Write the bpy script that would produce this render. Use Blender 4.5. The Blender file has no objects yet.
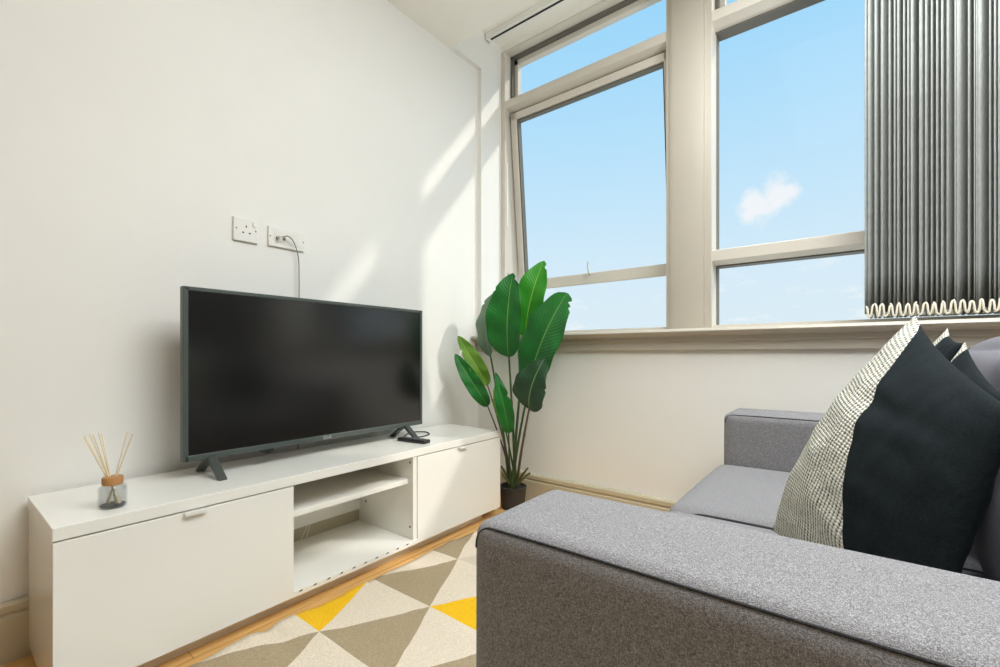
import bpy, bmesh, math, random
from mathutils import Vector, Matrix, noise
random.seed(7)
SC = bpy.context.scene
COL = SC.collection
PI = math.pi

# ------------------------------------------------------------------ materials
def s2l(c):
    return tuple((x/255/12.92 if x/255 <= .04045 else ((x/255+.055)/1.055)**2.4) for x in c)
def new_mat(name):
    m = bpy.data.materials.new(name); m.use_nodes = True
    nt = m.node_tree
    return m, nt, nt.nodes['Principled BSDF']
def N(nt, t, **kw):
    n = nt.nodes.new(t)
    for k, v in kw.items(): setattr(n, k, v)
    return n
def plain(name, rgb, rough=.5, metal=0., coat=0., spec=.5, bump=0., bscale=200., var=0.):
    m, nt, b = new_mat(name)
    c = s2l(rgb)
    b.inputs['Roughness'].default_value = rough
    b.inputs['Metallic'].default_value = metal
    b.inputs['Coat Weight'].default_value = coat
    b.inputs['Specular IOR Level'].default_value = spec
    tc = N(nt, 'ShaderNodeTexCoord')
    nz = N(nt, 'ShaderNodeTexNoise'); nz.inputs['Scale'].default_value = 6; nz.inputs['Detail'].default_value = 3
    nt.links.new(tc.outputs['Object'], nz.inputs['Vector'])
    rp = N(nt, 'ShaderNodeMapRange')
    rp.inputs['From Min'].default_value = .3; rp.inputs['From Max'].default_value = .7
    rp.inputs['To Min'].default_value = 1-var; rp.inputs['To Max'].default_value = 1+var*.5
    nt.links.new(nz.outputs['Fac'], rp.inputs['Value'])
    mx = N(nt, 'ShaderNodeVectorMath', operation='SCALE'); mx.inputs[0].default_value = c
    nt.links.new(rp.outputs['Result'], mx.inputs['Scale'])
    nt.links.new(mx.outputs['Vector'], b.inputs['Base Color'])
    if bump:
        n2 = N(nt, 'ShaderNodeTexNoise'); n2.inputs['Scale'].default_value = bscale; n2.inputs['Detail'].default_value = 3
        nt.links.new(tc.outputs['Object'], n2.inputs['Vector'])
        bp = N(nt, 'ShaderNodeBump'); bp.inputs['Strength'].default_value = bump; bp.inputs['Distance'].default_value = .002
        nt.links.new(n2.outputs['Fac'], bp.inputs['Height']); nt.links.new(bp.outputs['Normal'], b.inputs['Normal'])
    return m

def ramp(nt, stops):
    r = N(nt, 'ShaderNodeValToRGB')
    cr = r.color_ramp
    cr.elements[0].position = stops[0][0]; cr.elements[0].color = (*stops[0][1], 1)
    cr.elements[1].position = stops[-1][0]; cr.elements[1].color = (*stops[-1][1], 1)
    for p, c in stops[1:-1]:
        e = cr.elements.new(p); e.color = (*c, 1)
    return r

def fabric(name, dark, mid, light, scale=1500., bump=.25, sheen=.1):
    """melange weave: warp and weft threads of stretched noise"""
    m, nt, b = new_mat(name)
    tc = N(nt, 'ShaderNodeTexCoord')
    outs = []
    for st in ((1, .28, 1), (.28, 1, 1), (1, 1, .28)):
        mp = N(nt, 'ShaderNodeMapping'); mp.inputs['Scale'].default_value = st
        nt.links.new(tc.outputs['Object'], mp.inputs['Vector'])
        nz = N(nt, 'ShaderNodeTexNoise'); nz.inputs['Scale'].default_value = scale; nz.inputs['Detail'].default_value = 2
        nt.links.new(mp.outputs['Vector'], nz.inputs['Vector']); outs.append(nz.outputs['Fac'])
    a = N(nt, 'ShaderNodeMath', operation='ADD'); nt.links.new(outs[0], a.inputs[0]); nt.links.new(outs[1], a.inputs[1])
    a2 = N(nt, 'ShaderNodeMath', operation='ADD'); nt.links.new(a.outputs[0], a2.inputs[0]); nt.links.new(outs[2], a2.inputs[1])
    d = N(nt, 'ShaderNodeMath', operation='DIVIDE'); nt.links.new(a2.outputs[0], d.inputs[0]); d.inputs[1].default_value = 3
    r = ramp(nt, [(.38, s2l(dark)), (.5, s2l(mid)), (.62, s2l(light))])
    nt.links.new(d.outputs[0], r.inputs['Fac']); nt.links.new(r.outputs['Color'], b.inputs['Base Color'])
    bp = N(nt, 'ShaderNodeBump'); bp.inputs['Strength'].default_value = bump; bp.inputs['Distance'].default_value = .0015
    nt.links.new(d.outputs[0], bp.inputs['Height']); nt.links.new(bp.outputs['Normal'], b.inputs['Normal'])
    b.inputs['Roughness'].default_value = .9; b.inputs['Specular IOR Level'].default_value = .2
    b.inputs['Sheen Weight'].default_value = sheen; b.inputs['Sheen Roughness'].default_value = .5
    return m

def wood_floor():
    m, nt, b = new_mat('oak_laminate')
    tc = N(nt, 'ShaderNodeTexCoord')
    mp = N(nt, 'ShaderNodeMapping'); mp.inputs['Rotation'].default_value = (0, 0, PI/2)
    nt.links.new(tc.outputs['Object'], mp.inputs['Vector'])
    br = N(nt, 'ShaderNodeTexBrick'); br.offset = .37
    br.inputs['Color1'].default_value = (*s2l((240, 198, 132)), 1); br.inputs['Color2'].default_value = (*s2l((228, 182, 116)), 1)
    br.inputs['Mortar'].default_value = (*s2l((186, 140, 84)), 1)
    br.inputs['Scale'].default_value = 1; br.inputs['Mortar Size'].default_value = .0015
    br.inputs['Brick Width'].default_value = 1.2; br.inputs['Row Height'].default_value = .125
    nt.links.new(mp.outputs['Vector'], br.inputs['Vector'])
    mp2 = N(nt, 'ShaderNodeMapping'); mp2.inputs['Scale'].default_value = (30, 1.6, 1)
    nt.links.new(tc.outputs['Object'], mp2.inputs['Vector'])
    nz = N(nt, 'ShaderNodeTexNoise'); nz.inputs['Scale'].default_value = 2.2; nz.inputs['Detail'].default_value = 6; nz.inputs['Distortion'].default_value = .6
    nt.links.new(mp2.outputs['Vector'], nz.inputs['Vector'])
    rr = ramp(nt, [(.35, (.72, .66, .58)), (.65, (1.06, 1.04, 1.0))])
    nt.links.new(nz.outputs['Fac'], rr.inputs['Fac'])
    mx = N(nt, 'ShaderNodeMix', data_type='RGBA', blend_type='MULTIPLY'); mx.inputs[0].default_value = .8
    nt.links.new(br.outputs['Color'], mx.inputs[6]); nt.links.new(rr.outputs['Color'], mx.inputs[7])
    nt.links.new(mx.outputs[2], b.inputs['Base Color'])
    b.inputs['Roughness'].default_value = .38
    return m

def pane_glass(name, tint=(1, 1, 1), refl=.001):
    m, nt, b = new_mat(name); nt.nodes.remove(b)
    out = nt.nodes['Material Output']
    t = N(nt, 'ShaderNodeBsdfTransparent'); t.inputs[0].default_value = (*tint, 1)
    g = N(nt, 'ShaderNodeBsdfGlossy'); g.inputs['Roughness'].default_value = .02
    mx = N(nt, 'ShaderNodeMixShader'); mx.inputs[0].default_value = refl
    nt.links.new(t.outputs[0], mx.inputs[1]); nt.links.new(g.outputs[0], mx.inputs[2]); nt.links.new(mx.outputs[0], out.inputs[0])
    return m

def leaf_mat(name, c1, c2, rib, trans=.35):
    m, nt, b = new_mat(name)
    out = nt.nodes['Material Output']
    uv = N(nt, 'ShaderNodeUVMap')
    sp = N(nt, 'ShaderNodeSeparateXYZ'); nt.links.new(uv.outputs[0], sp.inputs[0])
    ab = N(nt, 'ShaderNodeMath', operation='ABSOLUTE'); nt.links.new(sp.outputs['X'], ab.inputs[0])
    # side veins: leave the midrib and climb to the rim
    cv = N(nt, 'ShaderNodeMath', operation='MULTIPLY'); nt.links.new(ab.outputs[0], cv.inputs[0]); cv.inputs[1].default_value = -.16
    s = N(nt, 'ShaderNodeMath', operation='ADD'); nt.links.new(sp.outputs['Y'], s.inputs[0]); nt.links.new(cv.outputs[0], s.inputs[1])
    k = N(nt, 'ShaderNodeMath', operation='MULTIPLY'); nt.links.new(s.outputs[0], k.inputs[0]); k.inputs[1].default_value = 170
    sn = N(nt, 'ShaderNodeMath', operation='SINE'); nt.links.new(k.outputs[0], sn.inputs[0])
    mr = N(nt, 'ShaderNodeMapRange'); mr.inputs['From Min'].default_value = -1; nt.links.new(sn.outputs[0], mr.inputs['Value'])
    tc = N(nt, 'ShaderNodeTexCoord'); nz = N(nt, 'ShaderNodeTexNoise'); nz.inputs['Scale'].default_value = 9
    nt.links.new(tc.outputs['Object'], nz.inputs['Vector'])
    r1 = ramp(nt, [(.3, s2l(c1)), (.7, s2l(c2))]); nt.links.new(nz.outputs['Fac'], r1.inputs['Fac'])
    dk = N(nt, 'ShaderNodeMix', data_type='RGBA', blend_type='MULTIPLY')
    mm = N(nt, 'ShaderNodeMath', operation='MULTIPLY'); nt.links.new(mr.outputs[0], mm.inputs[0]); mm.inputs[1].default_value = .35
    nt.links.new(mm.outputs[0], dk.inputs[0]); nt.links.new(r1.outputs['Color'], dk.inputs[6]); dk.inputs[7].default_value = (.45, .5, .45, 1)
    # midrib
    lt = N(nt, 'ShaderNodeMath', operation='LESS_THAN'); nt.links.new(ab.outputs[0], lt.inputs[0]); lt.inputs[1].default_value = .035
    mx = N(nt, 'ShaderNodeMix', data_type='RGBA'); nt.links.new(lt.outputs[0], mx.inputs[0])
    nt.links.new(dk.outputs[2], mx.inputs[6]); mx.inputs[7].default_value = (*s2l(rib), 1)
    nt.links.new(mx.outputs[2], b.inputs['Base Color'])
    bp = N(nt, 'ShaderNodeBump'); bp.inputs['Strength'].default_value = .5; bp.inputs['Distance'].default_value = .002
    nt.links.new(mr.outputs[0], bp.inputs['Height']); nt.links.new(bp.outputs['Normal'], b.inputs['Normal'])
    b.inputs['Roughness'].default_value = .42
    tr = N(nt, 'ShaderNodeBsdfTranslucent'); nt.links.new(mx.outputs[2], tr.inputs[0])
    ms = N(nt, 'ShaderNodeMixShader'); ms.inputs[0].default_value = trans
    nt.links.new(b.outputs[0], ms.inputs[1]); nt.links.new(tr.outputs[0], ms.inputs[2]); nt.links.new(ms.outputs[0], out.inputs[0])
    return m

def slat_mat():
    m, nt, b = new_mat('blind_fabric')
    out = nt.nodes['Material Output']
    tc = N(nt, 'ShaderNodeTexCoord'); mp = N(nt, 'ShaderNodeMapping'); mp.inputs['Scale'].default_value = (1, 60, 8)
    nt.links.new(tc.outputs['Object'], mp.inputs['Vector'])
    nz = N(nt, 'ShaderNodeTexNoise'); nz.inputs['Scale'].default_value = 6; nt.links.new(mp.outputs['Vector'], nz.inputs['Vector'])
    r = ramp(nt, [(.3, s2l((172, 174, 170))), (.7, s2l((196, 198, 193)))]); nt.links.new(nz.outputs['Fac'], r.inputs['Fac'])
    nt.links.new(r.outputs['Color'], b.inputs['Base Color']); b.inputs['Roughness'].default_value = .8
    tr = N(nt, 'ShaderNodeBsdfTranslucent'); nt.links.new(r.outputs['Color'], tr.inputs[0])
    ms = N(nt, 'ShaderNodeMixShader'); ms.inputs[0].default_value = .4
    nt.links.new(b.outputs[0], ms.inputs[1]); nt.links.new(tr.outputs[0], ms.inputs[2]); nt.links.new(ms.outputs[0], out.inputs[0])
    return m

def woven_strip():
    """cream yarn with rows of dark stitches, laid out in the cushion's UV (metres)"""
    m, nt, b = new_mat('cream_woven_stitch')
    uv = N(nt, 'ShaderNodeUVMap'); sp = N(nt, 'ShaderNodeSeparateXYZ'); nt.links.new(uv.outputs[0], sp.inputs[0])
    def sine(sock, per, ph=0.):
        a = N(nt, 'ShaderNodeMath', operation='MULTIPLY_ADD'); nt.links.new(sock, a.inputs[0]); a.inputs[1].default_value = 2*PI/per; a.inputs[2].default_value = ph
        s = N(nt, 'ShaderNodeMath', operation='SINE'); nt.links.new(a.outputs[0], s.inputs[0]); return s.outputs[0]
    su = sine(sp.outputs['X'], .0095); sv = sine(sp.outputs['Y'], .0056)
    ad = N(nt, 'ShaderNodeMath', operation='MULTIPLY_ADD'); nt.links.new(sv, ad.inputs[0]); ad.inputs[1].default_value = .4; nt.links.new(su, ad.inputs[2])
    tc = N(nt, 'ShaderNodeTexCoord'); nz = N(nt, 'ShaderNodeTexNoise'); nz.inputs['Scale'].default_value = 160
    nt.links.new(tc.outputs['Object'], nz.inputs['Vector'])
    nm = N(nt, 'ShaderNodeMath', operation='MULTIPLY_ADD'); nt.links.new(nz.outputs['Fac'], nm.inputs[0]); nm.inputs[1].default_value = 1.9; nt.links.new(ad.outputs[0], nm.inputs[2])
    r = ramp(nt, [(.44, s2l((234, 231, 218))), (.66, s2l((188, 186, 174))), (.86, s2l((72, 74, 72)))])
    mr = N(nt, 'ShaderNodeMapRange'); mr.inputs['From Min'].default_value = -1.; mr.inputs['From Max'].default_value = 2.9
    nt.links.new(nm.outputs[0], mr.inputs['Value']); nt.links.new(mr.outputs[0], r.inputs['Fac'])
    nt.links.new(r.outputs['Color'], b.inputs['Base Color'])
    bp = N(nt, 'ShaderNodeBump'); bp.inputs['Strength'].default_value = .8; bp.inputs['Distance'].default_value = .002; bp.invert = True
    nt.links.new(nm.outputs[0], bp.inputs['Height']); nt.links.new(bp.outputs['Normal'], b.inputs['Normal'])
    b.inputs['Roughness'].default_value = .95; b.inputs['Specular IOR Level'].default_value = .1
    return m

M = dict(
    wall=plain('wall_paint', (240, 238, 232), .6, bump=.06, bscale=90, var=.01),
    wallb=plain('unseen_wall_dark', (52, 50, 47), .7, var=.02),  # unseen walls, made dark to cut bounce light and the screen's reflection
    ceil=plain('ceiling_paint', (244, 241, 233), .8, var=.01),
    base=plain('baseboard_paint', (196, 186, 160), .45, var=.02),
    frame=plain('window_frame_paint', (216, 209, 197), .4, var=.01),
    pier=plain('pier_paint', (196, 188, 174), .4, var=.01),
    alu=plain('grey_aluminium', (105, 102, 92), .5),
    gloss=plain('white_high_gloss', (240, 238, 231), .09, spec=.5, var=.0),
    handle=plain('handle_white', (232, 230, 224), .3),
    matt=plain('white_matt_board', (236, 233, 225), .3, var=.0),
    hole=plain('dark_hole', (35, 32, 30), .7),
    steel=plain('brushed_steel', (200, 198, 192), .3, metal=.9),
    slate=plain('tv_slate_plastic', (72, 80, 76), .4),
    tvback=plain('tv_back_plastic', (40, 42, 42), .6),
    screen=plain('tv_screen', (4, 4, 4), .2, spec=.6),
    foot=plain('tv_foot_plastic', (66, 70, 66), .35),
    logo=plain('logo_grey', (205, 205, 205), .4),
    black=plain('black_plastic', (30, 30, 30), .4),
    btn=plain('remote_button', (95, 95, 95), .5),
    white=plain('white_plastic', (238, 236, 230), .3),
    cable=plain('grey_cable', (128, 126, 118), .5),
    wcable=plain('white_cable', (225, 222, 215), .5),
    cork=plain('cap_wood', (188, 136, 84), .5, var=.15, bump=.3, bscale=60),
    reed=plain('reed', (240, 226, 196), .7, var=.05),
    pot=plain('pot_black', (52, 52, 52), .6),
    soil=plain('soil', (48, 40, 32), .95, bump=1, bscale=120, var=.3),
    stem=plain('stem_green', (66, 92, 46), .5, var=.3),
    stemb=plain('stem_brown', (96, 82, 58), .6, var=.3),
    stub=plain('stub_green', (98, 104, 66), .6, var=.3),
    sofa=fabric('sofa_melange', (86, 84, 86), (132, 130, 132), (180, 179, 181)),
    sofapipe=fabric('sofa_piping', (34, 33, 36), (56, 55, 58), (80, 80, 84)),
    cushg=fabric('back_cushion_grey', (96, 94, 102), (116, 114, 122), (136, 134, 142), bump=.25),
    navy=fabric('navy_cotton', (13, 20, 23), (18, 26, 29), (25, 33, 36), scale=420, bump=.15, sheen=.0),
    woven=woven_strip(),
    chain=plain('bead_chain', (226, 220, 202), .5),
    slat=slat_mat(),
    floor=wood_floor(),
    glass=pane_glass('window_glass'),
    liquid=None,
)
M['bottle'] = pane_glass('bottle_glass', s2l((243, 244, 244)), .07)
M['bottle_thick'] = pane_glass('bottle_glass_thick', s2l((150, 152, 152)), .15)
M['screen'].node_tree.nodes['Principled BSDF'].inputs['IOR'].default_value = 1.8
M['screen'].node_tree.nodes['Principled BSDF'].inputs['Specular IOR Level'].default_value = .5
RUG = dict(cream=fabric('rug_cream', (206, 193, 172), (224, 211, 191), (238, 227, 208), scale=500, bump=.5),
           beige=fabric('rug_beige', (192, 178, 156), (212, 199, 178), (226, 214, 194), scale=500, bump=.5),
           grey=fabric('rug_grey', (150, 134, 106), (168, 151, 121), (184, 167, 138), scale=500, bump=.5),
           yellow=fabric('rug_yellow', (226, 172, 8), (240, 188, 14), (250, 202, 40), scale=500, bump=.5))

# ------------------------------------------------------------------ helpers
class MB:
    def __init__(s): s.bm = bmesh.new()
    def box(s, x0, x1, y0, y1, z0, z1, bev=0., seg=2, mat=0):
        r = bmesh.ops.create_cube(s.bm, size=1)
        vs = r['verts']
        for v in vs:
            v.co = Vector((x0+(x1-x0)*(v.co.x+.5), y0+(y1-y0)*(v.co.y+.5), z0+(z1-z0)*(v.co.z+.5)))
        if mat:
            for f in {f for v in vs for f in v.link_faces}: f.material_index = mat
        if bev:
            es = list({e for v in vs for e in v.link_edges})
            bmesh.ops.bevel(s.bm, geom=es, offset=bev, segments=seg, profile=.5, affect='EDGES', clamp_overlap=True)
        return s
    def prism(s, pts, axis, a0, a1):
        """extrude a 2D outline; axis 'x': pts are (y,z); 'y': (x,z); 'z': (x,y)"""
        def P(p, a):
            return {'x': (a, p[0], p[1]), 'y': (p[0], a, p[1]), 'z': (p[0], p[1], a)}[axis]
        A = [s.bm.verts.new(P(p, a0)) for p in pts]; B = [s.bm.verts.new(P(p, a1)) for p in pts]
        n = len(pts)
        s.bm.faces.new(A); s.bm.faces.new(B[::-1])
        for i in range(n): s.bm.faces.new((A[i], B[i], B[(i+1) % n], A[(i+1) % n]))
        return s
    def tube(s, pts, r, n=8, taper=None, closed=False):
        pts = [Vector(p) for p in pts]; rings = []
        up = Vector((0, 0, 1)); prev = None
        for i, p in enumerate(pts):
            t = (pts[min(i+1, len(pts)-1)]-pts[max(i-1, 0)]).normalized()
            if prev is None:
                a = t.cross(up)
                if a.length < 1e-3: a = t.cross(Vector((1, 0, 0)))
                a.normalize()
            else:
                a = (prev - t*prev.dot(t)).normalized()
            prev = a; c = t.cross(a)
            rr = r if taper is None else r*(1+(taper-1)*i/(len(pts)-1))
            rings.append([s.bm.verts.new(p+(a*math.cos(2*PI*k/n)+c*math.sin(2*PI*k/n))*rr) for k in range(n)])
        for i in range(len(rings)-1):
            for k in range(n):
                s.bm.faces.new((rings[i][k], rings[i][(k+1) % n], rings[i+1][(k+1) % n], rings[i+1][k]))
        s.bm.faces.new(rings[0][::-1]); s.bm.faces.new(rings[-1])
        return s
    def lathe(s, prof, cx, cy, n=40, cap=True):
        rings = [[s.bm.verts.new((cx+r*math.cos(2*PI*k/n), cy+r*math.sin(2*PI*k/n), z)) for k in range(n)] for r, z in prof]
        for i in range(len(rings)-1):
            for k in range(n):
                s.bm.faces.new((rings[i][k], rings[i][(k+1) % n], rings[i+1][(k+1) % n], rings[i+1][k]))
        if cap: s.bm.faces.new(rings[0][::-1]); s.bm.faces.new(rings[-1])
        return s
    def build(s, name, mat, parent=None, smooth=None, loc=None):
        bmesh.ops.recalc_face_normals(s.bm, faces=s.bm.faces[:])
        me = bpy.data.meshes.new(name); 
        if smooth:
            for f in s.bm.faces: f.smooth = True
            for e in s.bm.edges:
                if len(e.link_faces) == 2 and e.calc_face_angle(0) > math.radians(smooth): e.smooth = False
        s.bm.to_mesh(me); s.bm.free()
        for mm in (mat if isinstance(mat, (list, tuple)) else [mat]): me.materials.append(mm)
        o = bpy.data.objects.new(name, me); COL.objects.link(o)
        if parent is not None:
            o.parent = parent
            # geometry is given in world space: bring it into the parent's frame
            pm = parent.matrix_basis if parent.parent is None else parent.parent.matrix_basis @ parent.matrix_basis
            me.transform(pm.inverted())
        elif loc is not None:
            me.transform(Matrix.Translation(-Vector(loc))); o.location = loc
        return o

def tag(o, label=None, cat=None, group=None, kind=None):
    if label: o['label'] = label
    if cat: o['category'] = cat
    if group: o['group'] = group
    if kind: o['kind'] = kind
    return o
def thing(name, label, cat, loc, group=None, kind=None):
    o = bpy.data.objects.new(name, None); COL.objects.link(o); o.location = loc
    o.empty_display_size = .05
    return tag(o, label, cat, group, kind)
def struct(name, mb, mat, label=None, smooth=None):
    return tag(mb.build(name, mat, smooth=smooth), label, None, None, 'structure')

EYE = .81                          # camera height above the floor
XW, YW = -1.76, 2.06               # television wall, window wall (below the sill)
ZC, ZR, YR = 2.53, 2.757, 1.82     # ceiling, raised ceiling by the window and where it starts
XB, YB = 1.45, -3.6                # walls behind the sofa and behind the camera

# ------------------------------------------------------------------ room shell
struct('floor', MB().box(XW-.1, XB+.1, YB-.1, 2.4, -.1, 0), M['floor'], 'warm oak laminate floor')
struct('wall_left', MB().box(XW-.1, XW, YB-.1, 2.06, 0, 2.85), M['wall'], 'off-white wall behind the television')
struct('wall_right', MB().box(XB, XB+.1, YB-.1, 2.4, 0, 2.85), M['wallb'])
struct('wall_back', MB().box(XW, XB, YB-.1, YB, 0, 2.85), M['wallb'])
mb = MB().box(XW-.1, XB, YW, 2.42, 0, .895)                        # below the sill
mb.box(-1.73, XB, 2.25, 2.42, 2.728, 2.85)                         # head above the windows
mb.box(.58, XB, 2.25, 2.42, .923, 2.728)                           # right of the second window
struct('wall_front', mb, M['wall'], 'off-white wall under and around the windows')
mb = MB().box(XW, XB, YB, YR, ZC, 2.85)
mb.box(XW, XB, YR, 2.42, ZR, 2.85)
struct('ceiling', mb, M['ceil'], 'off-white ceiling, stepped up near the windows')
mb = MB().box(XW-.1, -1.73, 2.055, 2.42, .923, 2.85)
mb.box(XW-.001, -1.73, YR-.0, 2.055, ZC, 2.80)
struct('trim_1', mb, M['wall'], 'boxed window reveal at the end of the television wall')
# pier between the two windows
mb = MB().box(-.702, -.496, 2.25, 2.285, .923, 2.73, .003)
mb.box(-.672, -.496, 2.28, 2.40, .923, 2.73)
mb.box(-.674, -.526, 2.238, 2.26, .923, 2.73, .003)
mb.box(-.684, -.672, 2.242, 2.255, .923, 2.73, .004)
mb.box(-.528, -.516, 2.242, 2.255, .923, 2.73, .004)
struct('trim_2', mb, M['pier'], 'painted pier between the two windows', 35)
# sill board with moulded apron
mb = MB().prism([(2.42, .899), (2.005, .899), (1.998, .903), (1.994, .911), (1.998, .919), (2.005, .923), (2.42, .923)], 'x', XW+.0, XB)
mb.prism([(2.07, .829), (2.046, .829), (2.042, .833), (2.042, .866), (2.034, .871), (2.034, .890), (2.022, .8995), (2.07, .8995)], 'x', XW+.0, XB)
struct('trim_3', mb, M['pier'], 'moulded window sill with stepped apron', 40)
# baseboards
bp = [(0, 0), (.022, 0), (.022, .118), (.016, .123), (.016, .128), (.022, .133), (.022, .150), (.016, .158), (0, .158)]
struct('baseboard_left', MB().prism([(XW+a, z) for a, z in bp], 'y', YB, 2.036), M['base'], 'beige moulded baseboard under the television wall')
struct('baseboard_front', MB().prism([(YW-a, z) for a, z in bp], 'x', XW+.022, XB), M['base'], 'beige moulded baseboard under the windows')

# ------------------------------------------------------------------ windows
def frame_prof_rail(mb, x0, x1, ztop, zmid, zbot, y0=2.25, y1=2.40):
    mb.prism([(y0, ztop-.004), (y0+.004, ztop), (y1, ztop), (y1, zbot), (y0+.05, zbot), (y0+.003, zmid)], 'x', x0, x1)
def make_window(idx, x0, x1, tilt, label):
    w = thing('window_%d' % idx, label, None, (x0, 2.25, .923), kind='structure')
    zh, zt0, zt1 = 2.728, 2.350, 2.412
    f = MB()
    jl = .030 if tilt else .004
    f.box(x0, x0+jl, 2.25, 2.40, .923, zh-.0005, .002)
    if tilt: f.box(x1+.002, x1+.03, 2.286, 2.40, .923, zh-.0005, .002)
    else: f.box(x1-.028, x1, 2.25, 2.40, .923, zh-.0005, .002)
    f.box(x0+.001, x1-.001, 2.251, 2.40, zh-.012, zh-.0005, .002)
    f.box(x0, x1, 2.28, 2.40, .915, .95)
    xr = x1 if tilt else x1-.028
    frame_prof_rail(f, x0+jl, xr, zt1, zt1-.048, zt0)
    if not tilt:
        frame_prof_rail(f, x0+jl, xr, 1.297, 1.247, 1.236)
    fr = f.build('window_frame', M['frame'], w)
    # grey outer frame seen in the recess of the upper light
    g = MB()
    a0, a1 = x0+jl, (x1+.002 if tilt else x1-.028)
    g.box(a0, a0+.016, 2.31, 2.39, zt1, zh-.012); g.box(a0, a1, 2.31, 2.39, zh-.028, zh-.012)
    if tilt:
        g.box(a0, a1, 2.345, 2.39, zt0-.012, zt0-.001)
    else:
        g.box(a0, a0+.003, 2.34, 2.39, 1.297, zt0); g.box(a0, a1, 2.32, 2.39, zt0-.007, zt0-.001)
        g.box(a0, a0+.003, 2.34, 2.39, .95, 1.236); g.box(a0, a1, 2.33, 2.39, 1.230, 1.2355)
    g.build('outer_frame', M['alu'], w)
    # upper light sash
    s = MB(); b0, b1 = a0+.014, a1-.002
    s.box(b0, b0+.026, 2.335, 2.375, zt1, zh-.028, .002); s.box(b1-.026, b1, 2.335, 2.375, zt1, zh-.028, .002)
    s.box(b0, b1, 2.335, 2.375, zh-.060, zh-.028, .002); s.box(b0, b1, 2.335, 2.375, zt1-.0, zt1+.02, .002)
    so = s.build('upper_sash', M['frame'], w)
    MB().box(b0+.02, b1-.02, 2.352, 2.356, zt1+.015, zh-.055).build('window_pane', M['glass'], so)
    if tilt:
        # main sash hangs from its top hinge and leans out
        s = MB(); zb = 1.222; c0, c1 = a0+.012, a1+.014; zt = zt0-.012
        s.box(c0, c0+.042, 2.29, 2.34, zb, zt, .003); s.box(c1-.042, c1, 2.29, 2.34, zb, zt, .003)
        s.box(c0, c1, 2.29, 2.34, zt-.042, zt, .003); s.box(c0, c1, 2.29, 2.34, zb, zb+.062, .003)
        g2 = MB(); i0, i1, k0, k1 = c0+.042, c1-.042, zb+.062, zt-.042
        g2.box(i0, i0+.008, 2.30, 2.335, k0, k1); g2.box(i1-.008, i1, 2.30, 2.335, k0, k1); g2.box(i0, i1, 2.30, 2.335, k1-.012, k1)
        p = MB().box(i0, i1, 2.314, 2.318, k0, k1)
        st = MB().tube([(-1.182, 2.29, zb+.05), (-1.178, 2.268, zb+.06), (-1.180, 2.262, zb+.09), (-1.176, 2.262, zb+.125)], .0035, 6)
        R = Matrix.Translation((0, 2.29, zt)) @ Matrix.Rotation(math.radians(5.2), 4, 'X') @ Matrix.Translation((0, -2.29, -zt))
        for q in (s, g2, p, st): bmesh.ops.transform(q.bm, matrix=R, verts=q.bm.verts[:])
        sa = s.build('sash', M['frame'], w)
        g2.build('glazing_bead', M['alu'], sa); p.build('window_pane', M['glass'], sa); st.build('sash_stay', M['base'], sa)
        # fixed bottom light behind it, and the friction stay on the jamb
        MB().box(a0, a1, 2.352, 2.356, .95, 1.21).build('window_pane', M['glass'], w)
        MB().tube([(a0+.004, 2.28, 1.33), (a0+.008, 2.30, 1.26), (a0+.02, 2.35, 1.25)], .003, 6).build('friction_stay', M['steel'], w)
        MB().box(a0-.002, a0+.006, 2.262, 2.275, 1.62, 2.02, .002).build('latch_bar', M['white'], w)
    else:
        MB().box(a0, a1, 2.352, 2.356, 1.297, zt0).build('window_pane', M['glass'], w)
        MB().box(a0, a1, 2.352, 2.356, .95, 1.236).build('window_pane', M['glass'], w)
    return w
make_window(1, -1.73, -.702, True, 'white framed window by the television wall, its large sash leaning out')
make_window(2, -.496, .58, False, 'white framed fixed window partly covered by the grey vertical blind')

# ------------------------------------------------------------------ vertical blind
bl = thing('vertical_blind', 'grey fabric vertical blind drawn to the right side of the window', 'blind', (.28, 2.13, ZR))
t = MB().box(-1.722, .60, 2.088, 2.132, 2.722, ZR-.0005, .003)
t.box(-1.722, -1.716, 2.084, 2.136, 2.718, ZR-.0005, .002)
t.build('headrail', M['white'], bl)
MB().box(-1.700, .59, 2.104, 2.116, 2.7195, 2.723).build('rail_slot', M['hole'], bl)
xs = []; x = .076
while x < .585:
    xs.append(x); x += random.choice((.009, .011, .013, .015, .016))
for i, x in enumerate(xs):
    a = math.radians(-(-random.choice((13, 16, 19, 23, 28, 34)))); h = .0445
    mb = MB(); n = 6; pts = []
    for k in range(n+1):
        u = -1+2*k/n
        off = .004*(1-u*u)
        pts.append((x+math.sin(a)*u*h+off*math.cos(a), 2.13+math.cos(a)*u*h))
    cols = [[mb.bm.verts.new((p[0]+random.uniform(-1, 1)*0, p[1], z)) for p in pts] for z in (.957, 1.1, 1.5, 2.1, 2.712)]
    for r0 in range(4):
        for k in range(n): mb.bm.faces.new((cols[r0][k], cols[r0][k+1], cols[r0+1][k+1], cols[r0+1][k]))
    o = mb.build('slat', M['slat'], bl, 60)
    sm = o.modifiers.new('thickness', 'SOLIDIFY'); sm.thickness = .0012; sm.offset = 0
    MB().box(x-.0015, x+.0015, 2.127, 2.133, 2.705, 2.722).build('slat_hook', M['white'], o)
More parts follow.
